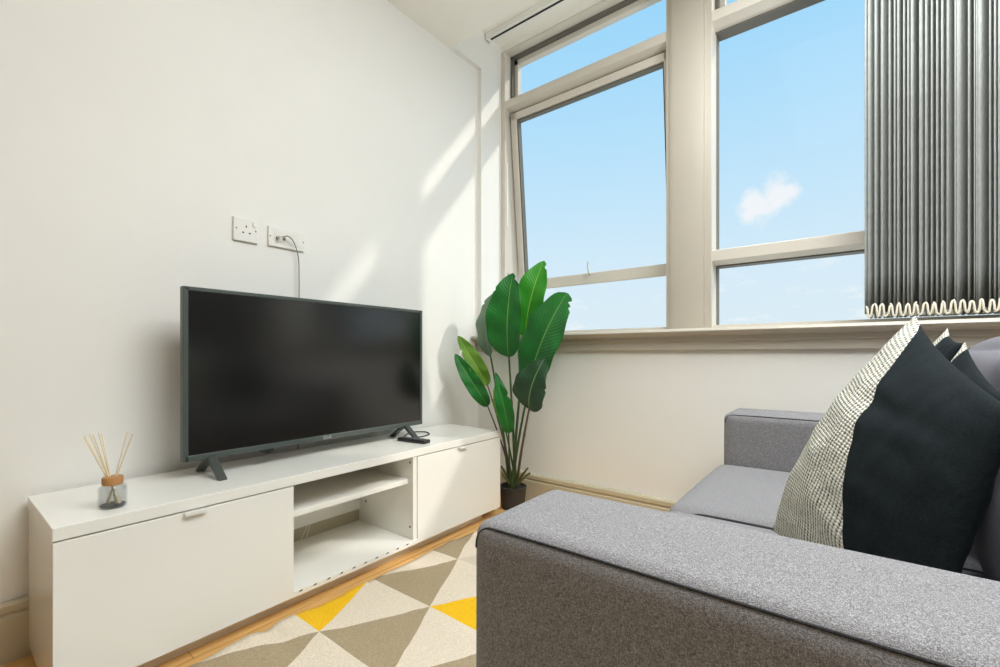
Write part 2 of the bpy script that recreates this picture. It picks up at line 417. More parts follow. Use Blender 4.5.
# bead chain looping along the lower ends of the slats
cp = []; nx = 46; xa, xb = .064, .56
for i in range(nx):
    u = i/(nx-1); xx = xa+(xb-xa)*u; jig = random.uniform(-.002, .002)
    hi = i % 2
    zc0, zc1 = (.957, .999) if hi else (.999, .957)
    d = (xb-xa)/(nx-1)
    zt_ = .987+random.uniform(-.004, .006); zb_ = .946+random.uniform(-.002, .004)
    za, zb2 = (zb_, zt_) if hi else (zt_, zb_)
    cp += [(xx-d*.42+jig, 2.078, za), (xx-d*.12+jig, 2.076, za*.85+zb2*.15), (xx+jig, 2.075, (za+zb2)/2), (xx+d*.12+jig, 2.076, za*.15+zb2*.85), (xx+d*.42+jig, 2.078, zb2)]
MB().tube(cp, .0034, 7).build('bead_chain', M['chain'], bl, 60)
mb = MB()
for x in xs: mb.box(x-.004, x+.004, 2.086, 2.174, .945, .961, .002)
mb.build('slat_weights', M['slat'], bl)

# ------------------------------------------------------------------ tv console
CX, CB = -1.37, -1.738; Y0, Y1 = .174, 1.778
con = thing('tv_console', 'long white high-gloss media console with two doors and an open middle bay', 'tv stand', (-1.55, .978, 0))
g, w_ = M['gloss'], M['matt']
MB().box(CB, CX, Y0, Y1, .400, .430, .0015).build('top', g, con)
MB().box(CB, CX-.020, Y0+.002, Y0+.022, .030, .3985, .001).build('side_panel', g, con)
MB().box(CB, CX-.020, Y1-.022, Y1-.002, .030, .3985, .001).build('side_panel', g, con)
YA, YBay = .713, 1.229
MB().box(CB, CX-.022, YA-.020, YA, .065, .3985, .001).build('divider', g, con)
MB().box(CB, CX-.004, YBay-.022, YBay-.002, .065, .3985, .001).build('divider', g, con)
MB().box(CB, CX-.022, Y0+.022, YA-.021, .047, .065, .001).build('bottom_panel', g, con)
MB().box(CB, CX, YA, YBay, .047, .065, .001).build('bottom_panel', g, con)
MB().box(CB, CX-.022, YBay, Y1-.022, .047, .065, .001).build('bottom_panel', g, con)
MB().box(CB+.015, -1.405, YA+.001, YBay-.022, .287, .306, .001).build('shelf', g, con)
MB().box(CB+.001, CB+.009, YA+.001, YBay-.022, .118, .3985).build('back_panel', g, con)
MB().box(CB+.001, CB+.009, Y0+.022, YA, .065, .3985).build('back_panel', w_, con)
MB().box(CB+.001, CB+.009, YBay, Y1-.022, .065, .3985).build('back_panel', w_, con)
pl = MB().box(-1.436, -1.419, Y0+.03, Y1-.088, 0, .047); pl.box(-1.70, -1.683, Y0+.03, Y1-.088, 0, .047)
pl.box(-1.69, -1.43, Y0+.03, Y0+.047, 0, .047); pl.box(-1.69, -1.43, Y1-.105, Y1-.088, 0, .047)
pl.build('plinth', w_, con)
for (a, b_, hy, hl) in ((Y0+.001, YA+.001, .445, .052), (YBay-.001, Y1-.003, 1.492, .050)):
    d = MB().box(CX-.019, CX, a, b_, .0475, .3965, .0012).build('door', g, con)
    h = MB().prism([(CX-.010, .3967), (CX+.012, .3967), (CX+.012, .388), (CX+.0105, .388), (CX+.0105, .3955), (CX-.010, .3955)], 'y', hy-hl/2, hy+hl/2)
    h.build('handle', M['handle'], d)
for (yy, xx, zz) in ((YBay-.0225, -1.392, .375), (YBay-.0225, -1.392, .115), (YBay-.0225, -1.685, .16)):
    MB().box(xx-.004, xx+.004, yy-.001, yy+.0005, zz-.004, zz+.004, .001).build('peg_hole', M['hole'], con)
for k in range(10):
    y = .730+k*.0485
    MB().prism([(y, .0590), (y+.006, .0625), (y+.013, .0630), (y+.011, .0590)], 'x', CX-.0005, CX+.0012).build('edge_mark', M['hole'], con)  # small dark ticks added along the bay's front edge

# ------------------------------------------------------------------ television
TX = -1.575; TY0, TY1, TZ0, TZ1 = .480, 1.441, .484, 1.018
tv = thing('television', 'flat-screen television with thin dark bezel standing on the white console', 'television', (TX, .96, .43))
fr = MB(); bz = .0125
fr.box(TX-.026, TX, TY0, TY0+.0145, TZ0, TZ1, .002); fr.box(TX-.026, TX, TY1-bz, TY1, TZ0, TZ1, .002)
fr.box(TX-.026, TX, TY0+.006, TY1-.006, TZ1-bz, TZ1, .002); fr.box(TX-.026, TX, TY0+.006, TY1-.006, TZ0, TZ0+.019, .002)
fr.build('bezel', M['slate'], tv)
MB().box(TX-.024, TX-.0025, TY0+.012, TY1-.010, TZ0+.016, TZ1-.010).build('screen', M['screen'], tv)
bk = MB().box(TX-.034, TX-.022, TY0+.01, TY1-.01, TZ0+.005, TZ1-.008, .004)
bk.box(TX-.075, TX-.03, TY0+.15, TY1-.15, TZ0+.03, TZ0+.30, .015)
bk.build('back_cover', M['tvback'], tv)
for yy in (TY0+.078, TY1-.098):
    ft = MB()
    for sx, xf in ((1, -1.497), (-1, -1.672)):
        xa_, xb_ = -1.584, xf
        # tapering splayed leg
        ft.prism([(xa_-.013, TZ0+.008), (xa_+.013, TZ0+.008), (xb_+.010, .4305), (xb_-.008, .4305)] if sx > 0 else
                 [(xa_-.013, TZ0+.008), (xa_+.013, TZ0+.008), (xb_+.008, .4305), (xb_-.010, .4305)], 'y', yy-.013, yy+.013)
    bmesh.ops.bevel(ft.bm, geom=ft.bm.edges[:], offset=.002, segments=1, affect='EDGES')
    ft.build('stand_foot', M['foot'], tv)
MB().prism([(.705, TZ0+.002), (.757, TZ0+.002), (.748, TZ0-.012), (.738, TZ0-.015), (.726, TZ0-.015), (.714, TZ0-.009)], 'x', TX-.02, TX-.004).build('infrared_sensor', M['black'], tv)
# maker's mark: ring with a hooked stroke, then two letters
cu = bpy.data.curves.new('logo', 'FONT'); cu.body = 'LG'; cu.size = .014; cu.extrude = .0003
to = bpy.data.objects.new('tmp_text', cu); COL.objects.link(to)
dg = bpy.context.evaluated_depsgraph_get(); me = bpy.data.meshes.new_from_object(to.evaluated_get(dg))
bpy.data.objects.remove(to)
mb = MB(); mb.bm.from_mesh(me)
bmesh.ops.transform(mb.bm, matrix=Matrix.Translation((TX+.0006, .953, TZ0+.0045)) @ Matrix.Rotation(PI/2, 4, 'Z') @ Matrix.Rotation(PI/2, 4, 'X'), verts=mb.bm.verts[:])
cy_, cz_ = .943, TZ0+.0095
ring = [(TX+.0006, cy_+.0058*math.cos(t), cz_+.0058*math.sin(t)) for t in [2*PI*k/16 for k in range(2, 17)]]
mb.tube(ring, .0008, 5)
mb.tube([(TX+.0006, cy_-.0005, cz_+.003), (TX+.0006, cy_-.0005, cz_-.0025), (TX+.0006, cy_+.002, cz_-.0025)], .0007, 5)
mb.build('logo', M['logo'], tv)

# ------------------------------------------------------------------ sockets and leads
def plate(y0, y1, z0, z1, nm, label):
    o = thing(nm, label, 'wall socket', (XW, (y0+y1)/2, (z0+z1)/2))
    MB().box(XW, XW+.010, y0, y1, z0, z1, .003).build('faceplate', M['white'], o)
    return o
s1 = plate(.689, .775, 1.227, 1.313, 'power_socket', 'square white single power socket with one switch, left of the wide plate')
for (y, z, dy, dz) in ((.733, 1.283, .004, .008), (.722, 1.260, .007, .0045), (.745, 1.260, .007, .0045)):
    MB().box(XW+.0095, XW+.0105, y-dy/2, y+dy/2, z-dz/2, z+dz/2).build('pin_hole', M['hole'], s1)
MB().box(XW+.0095, XW+.0135, .755, .765, 1.287, 1.303, .001).build('rocker_switch', M['matt'], s1)
for y in (.701, .766): MB().lathe([(.0025, 0), (.0025, .001)], 0, 0, 10).build('tmp', M['steel'])
for o in [o for o in COL.objects if o.name.startswith('tmp')]: bpy.data.objects.remove(o)
def screw(y, z, par):
    m_ = MB(); m_.lathe([(.0028, 0), (.0028, .0012)], 0, 0, 12)
    bmesh.ops.transform(m_.bm, matrix=Matrix.Translation((XW+.0095, y, z)) @ Matrix.Rotation(PI/2, 4, 'Y'), verts=m_.bm.verts[:])
    m_.build('screw', M['cable'], par)
screw(.699, 1.272, s1); screw(.766, 1.272, s1)
s2 = plate(.813, .959, 1.230, 1.307, 'media_socket', 'wide white media wall plate with the grey lead plugged in')
for k in range(4):
    y = .834+k*.0255
    MB().box(XW+.0095, XW+.0112, y, y+.0245, 1.246, 1.292, .0008).build('outlet_module', M['matt'], s2)
screw(.820, 1.268, s2); screw(.952, 1.268, s2)
for y in (.8465, .872):
    m_ = MB(); m_.lathe([(.0055, 0), (.0055, .006), (.003, .006)], 0, 0, 14)
    bmesh.ops.transform(m_.bm, matrix=Matrix.Translation((XW+.011, y, 1.266)) @ Matrix.Rotation(PI/2, 4, 'Y'), verts=m_.bm.verts[:])
    m_.build('coaxial_port', M['cable'], s2)
cb = thing('aerial_lead', 'thin grey lead hanging from the wide wall plate down behind the television', 'cable', (XW+.02, .85, 1.266))
pts = [(XW+.030, .8465, 1.264), (XW+.036, .860, 1.268), (XW+.034, .875, 1.274), (XW+.030, .892, 1.268), (XW+.027, .908, 1.248),
       (XW+.024, .921, 1.215), (XW+.022, .927, 1.175), (XW+.022, .928, 1.10), (XW+.022, .928, 1.00), (XW+.018, .93, .80), (XW+.012, .93, .60), (XW+.011, .93, .43), (XW+.011, .932, .30), (XW+.011, .935, .163)]
def smooth_path(P, n=6):
    P = [Vector(p) for p in P]; out = []
    for i in range(len(P)-1):
        p0 = P[max(i-1, 0)]; p1 = P[i]; p2 = P[i+1]; p3 = P[min(i+2, len(P)-1)]
        for k in range(n):
            t = k/n
            out.append(.5*((2*p1)+(-p0+p2)*t+(2*p0-5*p1+4*p2-p3)*t*t+(-p0+3*p1-3*p2+p3)*t**3))
    return out+[P[-1]]
MB().tube(smooth_path(pts), .0022, 6).build('lead', M['cable'], cb, 60)
m_ = MB(); m_.lathe([(.0045, 0), (.0055, .002), (.0055, .012), (.003, .018)], 0, 0, 12)
bmesh.ops.transform(m_.bm, matrix=Matrix.Translation((XW+.0172, .8465, 1.265)) @ Matrix.Rotation(PI/2, 4, 'Y'), verts=m_.bm.verts[:])
m_.build('plug', M['steel'], cb, 60)
# dark lead lying on the console past the right foot
pts = [(-1.62, 1.37, .4335), (-1.655, 1.42, .4335), (-1.665, 1.475, .4335), (-1.625, 1.505, .4335), (-1.570, 1.480, .4335), (-1.545, 1.42, .4335), (-1.555, 1.375, .4335)]
tag(MB().tube(smooth_path(pts), .0028, 6).build('power_lead', M['black'], None, 60), 'thin dark lead curled on the console top beside the right television foot', 'cable')
# white leads behind the open bay
for (dy, nm, lb) in ((0, 'extension_lead', 'left one of two white leads in the back gap of the open bay'), (.022, 'extension_lead', 'right one of two white leads in the back gap of the open bay')):
    pts = [(-1.735, .93+dy, .02), (-1.734, .945+dy, .07), (-1.722+.006, .968+dy, .098), (-1.705, .965+dy, .08), (-1.700, .955+dy, .068)]
    pts = [(-1.738, .925+dy, .012), (-1.738, .935+dy, .06), (-1.737, .958+dy*.6, .105), (-1.737, .970+dy*.5, .14)]
    tag(MB().tube(smooth_path(pts), .0026, 6).build(nm, M['wcable'], None, 60), lb, 'cable')

# ------------------------------------------------------------------ remote control
rm = thing('remote_control', 'slim dark remote control lying on the console by the right television foot', 'remote control', (-1.490, 1.312, .43))
rm.rotation_euler = (0, 0, math.radians(7)); bpy.context.view_layer.update()
b_ = MB().box(-.078, .078, -.021, .021, .0006, .016, .005, 3); bmesh.ops.transform(b_.bm, matrix=rm.matrix_basis, verts=b_.bm.verts[:]); b_.build('casing', M['black'], rm, 40)
for i in range(9):
    for j in range(3):
        b_ = MB().box(-.066+i*.014, -.058+i*.014, -.014+j*.0105, -.007+j*.0105, .0155, .0175, .001)
        bmesh.ops.transform(b_.bm, matrix=rm.matrix_basis, verts=b_.bm.verts[:]); b_.build('button', M['btn'], rm)

# ------------------------------------------------------------------ reed diffuser
dx, dy = -1.450, .292
df = thing('reed_diffuser', 'clear glass reed diffuser with wooden cap and pale reeds on the console', 'reed diffuser', (dx, dy, .43))
R_ = .0285
MB().lathe([(R_-.004, .4303), (R_-.001, .432), (R_, .436), (R_, .479), (R_-.003, .484), (.012, .486), (.012, .4835), (R_-.005, .4815), (R_-.003, .478), (R_-.003, .438), (R_-.006, .4345)], dx, dy).build('bottle', M['bottle'], df, 40)
mb = MB(); mb.lathe([(R_-.0035, .4352), (R_-.0035, .4372), (R_-.006, .4376)], dx, dy); mb.build('bottle_base', M['bottle_thick'], df, 40)
MB().lathe([(.018, .4862), (.0205, .487), (.0212, .492), (.0212, .503), (.0200, .506), (.014, .5065)], dx, dy).build('cap', M['cork'], df, 40)
cr = Vector((.7913, .6115))     # sideways
cf = Vector((-.6115, .7913))
for (a, bdep, top) in ((-.075, .02, .118), (-.069, .0, .119), (-.062, -.01, .116), (-.048, .015, .122), (-.036, -.012, .121), (-.031, .004, .122), (.029, .01, .126), (.056, -.006, .124)):
    base = Vector((dx, dy)) - (cr*a+cf*bdep)*.28; tp = Vector((dx, dy))+cr*a*1.0+cf*bdep
    MB().tube([(base.x, base.y, .440), (tp.x, tp.y, .49+top)], .0016, 6).build('reed', M['reed'], df)

# ------------------------------------------------------------------ potted plant
PX, PY = -1.395, 1.918
pl = thing('potted_plant', 'tall artificial banana-leaf plant in a black pot between console and window wall', 'plant', (PX, PY, 0))
MB().lathe([(.058, .001), (.062, .004), (.070, .108), (.072, .111), (.072, .118), (.066, .118), (.064, .100)], PX, PY).build('pot', M['pot'], pl, 40)
MB().lathe([(.063, .098), (.063, .103), (.03, .108)], PX, PY).build('soil', M['soil'], pl, 60)
A = math.atan(345.5/447.)
fw = Vector((-math.sin(A), math.cos(A), 0)); rt = Vector((math.cos(A), math.sin(A), 0))
def at(px, py, y):
    d = fw+rt*((px-500)/447.)+Vector((0, 0, (354.8-py)/447.))
    p = d*(y/d.y); return Vector((p.x, p.y, p.z+EYE))
LM = dict(mid=leaf_mat('leaf_green', (30, 120, 44), (44, 146, 56), (112, 176, 84), .25),
          bright=leaf_mat('leaf_bright_green', (56, 168, 44), (84, 192, 52), (160, 214, 96), .4),
          dark=leaf_mat('leaf_dark_green', (38, 76, 44), (52, 92, 56), (120, 160, 100), .15),
          pale=leaf_mat('leaf_greyish_green', (104, 136, 108), (124, 154, 124), (140, 164, 130), .2),
          lime=leaf_mat('leaf_lime_green', (120, 176, 60), (158, 202, 84), (190, 220, 120), .4))
def leaf(base, tip, W, mat, face=(.15, -1, .15), arch=.04, fold=.25, notch=(), peak=.42, wl=1., wr=1.):
    base, tip = Vector(base), Vector(tip)
    L = (tip-base).length; t = (tip-base)/L
    n = Vector(face); n = (n-t*n.dot(t)).normalized(); s = t.cross(n)      # s points sideways
    nv, nu = 44, 10; bm = bmesh.new(); uvl = bm.loops.layers.uv.new('UVMap'); grid = []; uvs = {}
    ex0, ex1 = .62, .62*(1-peak)/peak
    norm = (peak**ex0)*((1-peak)**ex1)
    for i in range(nv+1):
        v = i/nv; vv = min(max(v, .0005), .9995)
        w = W/2*((vv**ex0)*((1-vv)**ex1)/norm)**.72
        row = []
        for j in range(-nu, nu+1):
            u = j/nu; ww = w*(wr if u > 0 else wl)
            for (sd, v0, dp, wd) in notch:
                if sd*u > 0 and abs(v-v0) < wd: ww *= 1-dp*(1-abs(v-v0)/wd)
            wave = .006*math.sin(v*19+sd_phase+u*2)*abs(u)
            c = base+t*(L*v)+n*(-arch*4*(v-.5)**2+arch) + s*(u*ww*math.cos(fold*abs(u)))+n*(abs(u)*ww*math.sin(fold))+n*wave
            ve = bm.verts.new(c); row.append(ve); uvs[ve] = (u, v)
        grid.append(row)
    for i in range(nv):
        for j in range(2*nu):
            f = bm.faces.new((grid[i][j], grid[i][j+1], grid[i+1][j+1], grid[i+1][j])); f.smooth = True
            for lp in f.loops: lp[uvl].uv = uvs[lp.vert]
    me = bpy.data.meshes.new('leaf'); bmesh.ops.transform(bm, matrix=Matrix.Translation((-PX, -PY, 0)), verts=bm.verts[:])
    bm.to_mesh(me); bm.free(); me.materials.append(mat)
    o = bpy.data.objects.new('leaf', me); COL.objects.link(o); o.parent = pl
    sm = o.modifiers.new('thickness', 'SOLIDIFY'); sm.thickness = .0012; sm.offset = 0
    return o
def stem(p_top, root, r=.0055, sag=.02, mat='stem'):
    root = Vector(root); p_top = Vector(p_top)
    mid = root.lerp(p_top, .5); mid.x = root.x+(p_top.x-root.x)*.36; mid.y = root.y+(p_top.y-root.y)*.36
    pts = [root.lerp(mid, 0)]
    for k in range(1, 13):
        t = k/12; a = root.lerp(mid, t); b2 = mid.lerp(p_top, t); pts.append(a.lerp(b2, t))
    MB().tube(pts, r, 8, .55).build('stem', M[mat], pl, 60)
specs = [ # base px, tip px, depth base, depth tip, width, material, options
    ((508.5, 357), (513, 273), 1.90, 1.86, .205, 'mid', dict(face=(.25, -1, .05), fold=.16, notch=((1, .93, .5, .03), (-1, .80, .12, .02)), wr=.8, wl=1.15)),
    ((525, 337), (544, 261), 1.97, 1.99, .190, 'bright', dict(face=(.15, -1, .1), fold=.3, notch=((1, .92, .5, .03),))),
    ((528, 389), (567, 293), 1.90, 1.90, .238, 'mid', dict(face=(-.1, -1, .12), fold=.15, notch=((1, .93, .5, .025), (1, .89, .3, .02)), peak=.5)),
    ((529, 409), (545, 358), 1.78, 1.76, .185, 'dark', dict(face=(.1, -1, .2), fold=.2, peak=.38, notch=((1, .55, .15, .03), (-1, .72, .1, .03)))),
    ((490, 357), (496, 291), 1.97, 1.97, .150, 'pale', dict(face=(-.4, -1, 0), fold=.2, notch=((-1, .8, .3, .03),), wl=1.2)),
    ((488, 385), (458, 336), 1.86, 1.74, .100, 'lime', dict(face=(.45, -1, .5), fold=.35, notch=((-1, .75, .3, .04),), wl=.8)),
    ((488, 406), (455, 354), 1.86, 1.72, .092, 'mid', dict(face=(.6, -1, .3), fold=.3, notch=((1, .55, .2, .03),))),
    ((509, 433), (495.5, 372), 1.79, 1.75, .090, 'mid', dict(face=(.9, -1, .2), fold=.45, peak=.35, notch=((1, .6, .35, .04),))),
    ((503, 420), (498, 380), 1.84, 1.82, .045, 'lime', dict(face=(.2, -1, .2), fold=.2)),
]
sd_phase = 0
bases = []
for i, (b0, t0, yb, yt, W, mt, op) in enumerate(specs):
    sd_phase = i*1.7
    B = at(*b0, yb); T = at(*t0, yt)
    leaf(B, T, W, LM[mt], **op)
    ang = i*2.4
    root = (PX+.018*math.cos(ang), PY+.018*math.sin(ang), .100)
    stem(B+(T-B)*.04, root, (.0085 if W > .1 else .006), mat='stem' if i not in (3, 5, 6) else 'stemb')
stem(at(525.5, 433, 1.90), (PX+.02, PY, .100), .0045, mat='stemb')
for (q, yq) in (((528, 468), 1.88), ((530, 473), 1.86), ((502, 474), 1.84), ((501, 466), 1.93), ((508, 462), 1.95)):
    stem(at(*q, yq), (PX+random.uniform(-.012, .012), PY+random.uniform(-.012, .012), .100), .009, mat='stub')

# ------------------------------------------------------------------ rug
def make_rug():
    x0, x1, y0, y1 = -1.338, .35, -.75, 1.66; step = .02
    bm = bmesh.new()
    nx_, ny_ = int((x1-x0)/step), int((y1-y0)/step)
    vs = [[bm.verts.new((x0+(x1-x0)*i/nx_, y0+(y1-y0)*j/ny_, 0)) for j in range(ny_+1)] for i in range(nx_+1)]
    for i in range(nx_):
        for j in range(ny_): bm.faces.new((vs[i][j], vs[i+1][j], vs[i+1][j+1], vs[i][j+1]))
    ax, ay, bs, hh = -1.2, .70, .306, .29      # a lattice vertex, base and height of the triangles
    def cut(co, no):
        bmesh.ops.bisect_plane(bm, geom=bm.verts[:]+bm.edges[:]+bm.faces[:], plane_co=co, plane_no=no, dist=1e-5)
    for k in range(-6, 5): cut((0, ay+k*hh, 0), (0, 1, 0))
    for k in range(-8, 14):
        cut((ax+k*bs, ay, 0), (hh, -bs/2, 0)); cut((ax+k*bs, ay, 0), (hh, bs/2, 0))
    special = {(0, -1): 'yellow', (0, 0): 'grey', (0, 1): 'grey', (1, 0): 'grey', (1, 1): 'yellow', (-1, 0): 'grey', (-1, 1): 'beige', (2, -1): 'grey', (2, 0): 'beige'}
    names = ['cream', 'beige', 'grey', 'yellow']
    rnd = random.Random(3); memo = {}
    for f in bm.faces:
        c = f.calc_center_median()
        r = math.floor((c.y-ay)/hh); t = (c.y-ay)/hh-r
        shift = 0 if r % 2 == 0 else bs/2
        u = (c.x-ax-shift)/bs
        k = math.floor(u); du = u-k
        # "up" triangle: base on the lower line, apex half a base further
        if abs(du-.5) < .5*(1-t):
            # key by apex column
            kk = k if r % 2 == 0 else k+1
            key = (r, kk)
            if key not in memo: memo[key] = special.get(key, rnd.choice(['grey', 'grey', 'yellow', 'beige', 'grey']))
            f.material_index = names.index(memo[key])
        else: f.material_index = 0
    for v in bm.verts:
        x, y = v.co.x, v.co.y
        q = noise.noise(Vector((x*1.2, y*9, 0)))*.5+noise.noise(Vector((x*3, y*22, 5)))*.25
        edge = 1+1.2*max(0, 1-(x-x0)/.12)
        v.co.z = .0075+max(-.3, q)*.018*edge
        v.co.x += noise.noise(Vector((x*4, y*4, 2)))*.006; v.co.y += noise.noise(Vector((x*4, y*4, 9)))*.006
        v.co.z = max(v.co.z, .0058)
    for f in bm.faces: f.smooth = True
    me = bpy.data.meshes.new('rug'); 
    bmesh.ops.transform(bm, matrix=Matrix.Translation((.5, -.45, 0)), verts=bm.verts[:])
    bm.to_mesh(me); bm.free()
    for n_ in names: me.materials.append(RUG[n_])
    o = bpy.data.objects.new('area_rug', me); COL.objects.link(o); o.location = (-.5, .45, 0)
    sm = o.modifiers.new('thickness', 'SOLIDIFY'); sm.thickness = .005; sm.offset = -1
    tag(o, 'flat-woven rug with cream, grey and yellow triangles on the wooden floor', 'rug')
make_rug()

# ------------------------------------------------------------------ sofa
SX0, SX1 = -.362, .60
sofa = thing('sofa', 'grey fabric two-seat sofa facing the white console', 'sofa', (.13, 1.15, 0))
def soft_box(x0, x1, y0, y1, z0, z1, r, seg=5, crown=0., sub=0):
    mb = MB().box(x0, x1, y0, y1, z0, z1, r, seg)
    return mb
def cushion_box(x0, x1, y0, y1, z0, z1, r, puff_top=.0, puff_front=.0, nseg=14):
    """rounded cushion: a dense grid box, corners rounded, faces puffed"""
    bm = bmesh.new(); bmesh.ops.create_cube(bm, size=2)
    bmesh.ops.subdivide_edges(bm, edges=bm.edges[:], cuts=nseg, use_grid_fill=True)
    hx, hy, hz = (x1-x0)/2, (y1-y0)/2, (z1-z0)/2; cx, cy, cz = (x0+x1)/2, (y0+y1)/2, (z0+z1)/2
    for v in bm.verts:
        # concentrate samples near the rim
        q = [math.copysign(abs(c)**.6, c) for c in v.co]
        p = [q[0]*hx, q[1]*hy, q[2]*hz]
        inner = [max(-h+r, min(h-r, c)) for c, h in zip(p, (hx, hy, hz))]
        d = Vector([a-b for a, b in zip(p, inner)])
        if d.length > 1e-6:
            m_ = max(abs(x) for x in d)
            d = d.normalized()*min(r, m_ if d.length <= 0 else r) if m_ >= r*.999 else d
        o = Vector(inner)+d
        fx, fy, fz = (1-q[0]**2), (1-q[1]**2), (1-q[2]**2)
        if q[2] > .98: o.z += puff_top*(fx*fy)**.6
        if q[0] < -.98: o.x -= puff_front*(fy*fz)**.6
        v.co = o+Vector((cx, cy, cz))
    for f in bm.faces: f.smooth = True
    mb = MB(); mb.bm.free(); mb.bm = bm
    return mb
def arm(y0, y1, xf):
    a = cushion_box(xf, SX1, y0, y1, .075, .61, .022, .004, .002, 26)
    o = a.build('arm', M['sofa'], sofa)
    # piping follows the outline of both side faces, just below the rounded top
    for (yy, sg) in ((y0, 1), (y1, -1)):
        r = .022; k4 = r*.29; z1 = .61-k4; y = yy+sg*k4; xs0 = xf+k4
        P = [(xs0, y, z1-.028), (xs0, y, z1-.024)]
        for k in range(1, 9):
            t = k/8*PI/2; P.append((xs0+.024*(1-math.cos(t)), y, z1-.024+.024*math.sin(t)))
        P += [(xf+.08+.04*k, y, z1+.0008) for k in range(1, 20) if xf+.08+.04*k < SX1-.03]
        MB().tube(P, .0015, 8).build('piping', M['sofapipe'], o, 60)
    return o
arm(.407, .594, SX0); arm(1.695, 1.895, -.335)
MB().box(SX0+.012, SX1-.03, .595, 1.70, .085, .30, .012, 3).build('base', M['sofa'], sofa, 40)
for (a, b_) in ((.602, 1.124), (1.127, 1.694)):
    sc_ = cushion_box(SX0+.008, .30, a, b_, .298, .438, .034, .010, .008, 20).build('seat_cushion', M['sofa'], sofa)
    for yy in (a+.006, b_-.006):
        MB().tube(smooth_path([(.28, yy, .428), (-.2, yy, .430), (-.29, yy, .424), (-.317, yy, .405), (-.321, yy, .33)]), .0035, 8).build('piping', M['sofapipe'], sc_, 60)
MB().box(.36, SX1, .60, 1.695, .09, .74, .03, 4).build('backrest', M['sofa'], sofa, 40)
for (a, b_) in ((.604, 1.128), (1.132, 1.692)):
    c = cushion_box(.17, .36, a, b_, .440, .845, .06, .03, .03, 20)
    R = Matrix.Translation((.17, 0, .44)) @ Matrix.Rotation(math.radians(9), 4, 'Y') @ Matrix.Translation((-.17, 0, -.44))
    bmesh.ops.transform(c.bm, matrix=R, verts=c.bm.verts[:])
    c.build('back_cushion', M['cushg'], sofa)
for xx in (SX0+.05, SX1-.06):
    for yy in (.46, 1.84):
        MB().lathe([(.016, .0165), (.022, .078)], xx, yy, 16).build('leg', M['black'], sofa, 40)

# ------------------------------------------------------------------ throw cushions
def throw(name, label, T, L, R, B, thick, seam, crease=0., bow=0., group=None, pinch=.06, n=40, ears=.0):
    """T top-left, L bottom-left, R top-right, B bottom-right corners (world); seam = where the woven yarn ends at the top and the bottom, as a share of the width"""
    T, L, R, B = map(Vector, (T, L, R, B))
    cen = (T+L+R+B)/4
    nrm = ((R-T)+(B-L)).cross((L-T)+(B-R)).normalized()
    if nrm.dot(-cen+Vector((0, 0, EYE))) < 0: nrm = -nrm
    W = ((R-T).length+(B-L).length)/2; H = ((L-T).length+(B-R).length)/2
    bm = bmesh.new(); uvl = bm.loops.layers.uv.new('UVMap'); uvs = {}
    def P(u, v, side):
        # u, v in -1..1 ; u: left->right, v: top->bottom ; edges bow inwards between the corners
        uu = u*(1-pinch*(1-v*v)); vv = v*(1-pinch*(1-u*u))
        a, b2 = (uu+1)/2, (vv+1)/2
        p = T*(1-a)*(1-b2)+R*a*(1-b2)+L*(1-a)*b2+B*a*b2-Vector((.7913, .6115, 0))*bow*(1-v*v)*max(0., 1-a)**1.3
        h = max(0., (1-u*u)*(1-v*v))
        th = thick*(h**.6)-crease*math.exp(-((v+.5+.08*u)/.09)**2)*(1-u*u)*max(0., .5+.5*u)*1.6
        wr_ = .004*noise.noise(Vector((u*2.2+side, v*5, side*3)))+.003*noise.noise(Vector((u*6, v*3, side)))
        return p+nrm*side*(th+wr_*min(1, h*6))
    verts = {}
    def vert(i, j, side):
        key = (i, j, side if 0 < i < n and 0 < j < n else 0)
        if key not in verts:
            u = -math.cos(PI*i/n); v = -math.cos(PI*j/n)
            v = .5*v+.5*(2*j/n-1)
            ns = n*2//5; sh = seam[0]+(seam[1]-seam[0])*max(0., (v+1)/2)**.5
            q_ = sh*(i/ns) if i <= ns else sh+(1-sh)*(i-ns)/(n-ns)
            u = 2*q_-1
            verts[key] = bm.verts.new(P(u, v, side if key[2] else 0.0)); uvs[verts[key]] = (u, v)
        return verts[key]
    for side in (1, -1):
        for i in range(n):
            for j in range(n):
                q = [vert(i, j, side), vert(i+1, j, side), vert(i+1, j+1, side), vert(i, j+1, side)]
                try: f = bm.faces.new(q if side > 0 else q[::-1])
                except ValueError: continue
                f.smooth = True
                f.material_index = 1 if i < n*2//5 else 0
                for lp in f.loops:
                    u, v = uvs[lp.vert]; lp[uvl].uv = ((u+1)/2*W, (v+1)/2*H)
    bmesh.ops.recalc_face_normals(bm, faces=bm.faces[:])
    org = Vector((cen.x, cen.y, .44))
    bmesh.ops.transform(bm, matrix=Matrix.Translation(-org), verts=bm.verts[:])
    # split: cover (navy) is the thing's body, woven panel and piping are parts
    root = thing(name, label, 'cushion', org, group)
    for mi, pn, mt in ((0, 'navy_panel', M['navy']), (1, 'woven_panel', M['woven'])):
        b3 = bm.copy(); bmesh.ops.delete(b3, geom=[f for f in b3.faces if f.material_index != mi], context='FACES')
        for f in b3.faces: f.material_index = 0
        me = bpy.data.meshes.new(pn); b3.to_mesh(me); b3.free(); me.materials.append(mt)
        o = bpy.data.objects.new(pn, me); COL.objects.link(o); o.parent = root
    bm.free()
    return root
throw('throw_cushion', 'large navy cushion with a cream woven side panel leaning by the near sofa arm',
      (.100, 1.10, .882), (-.118, 1.06, .452), (.150, .74, .745), (.070, .66, .450), .055, (.10, .76), crease=.006, bow=.042, pinch=.07, n=60)
throw('throw_cushion', 'navy and cream cushion behind the large one, only its pointed corner showing further left',
      at(948, 327, 1.52), (.02, 1.58, .457), (.190, 1.30, .835), (.03, 1.31, .457), .035, (.3, .3))
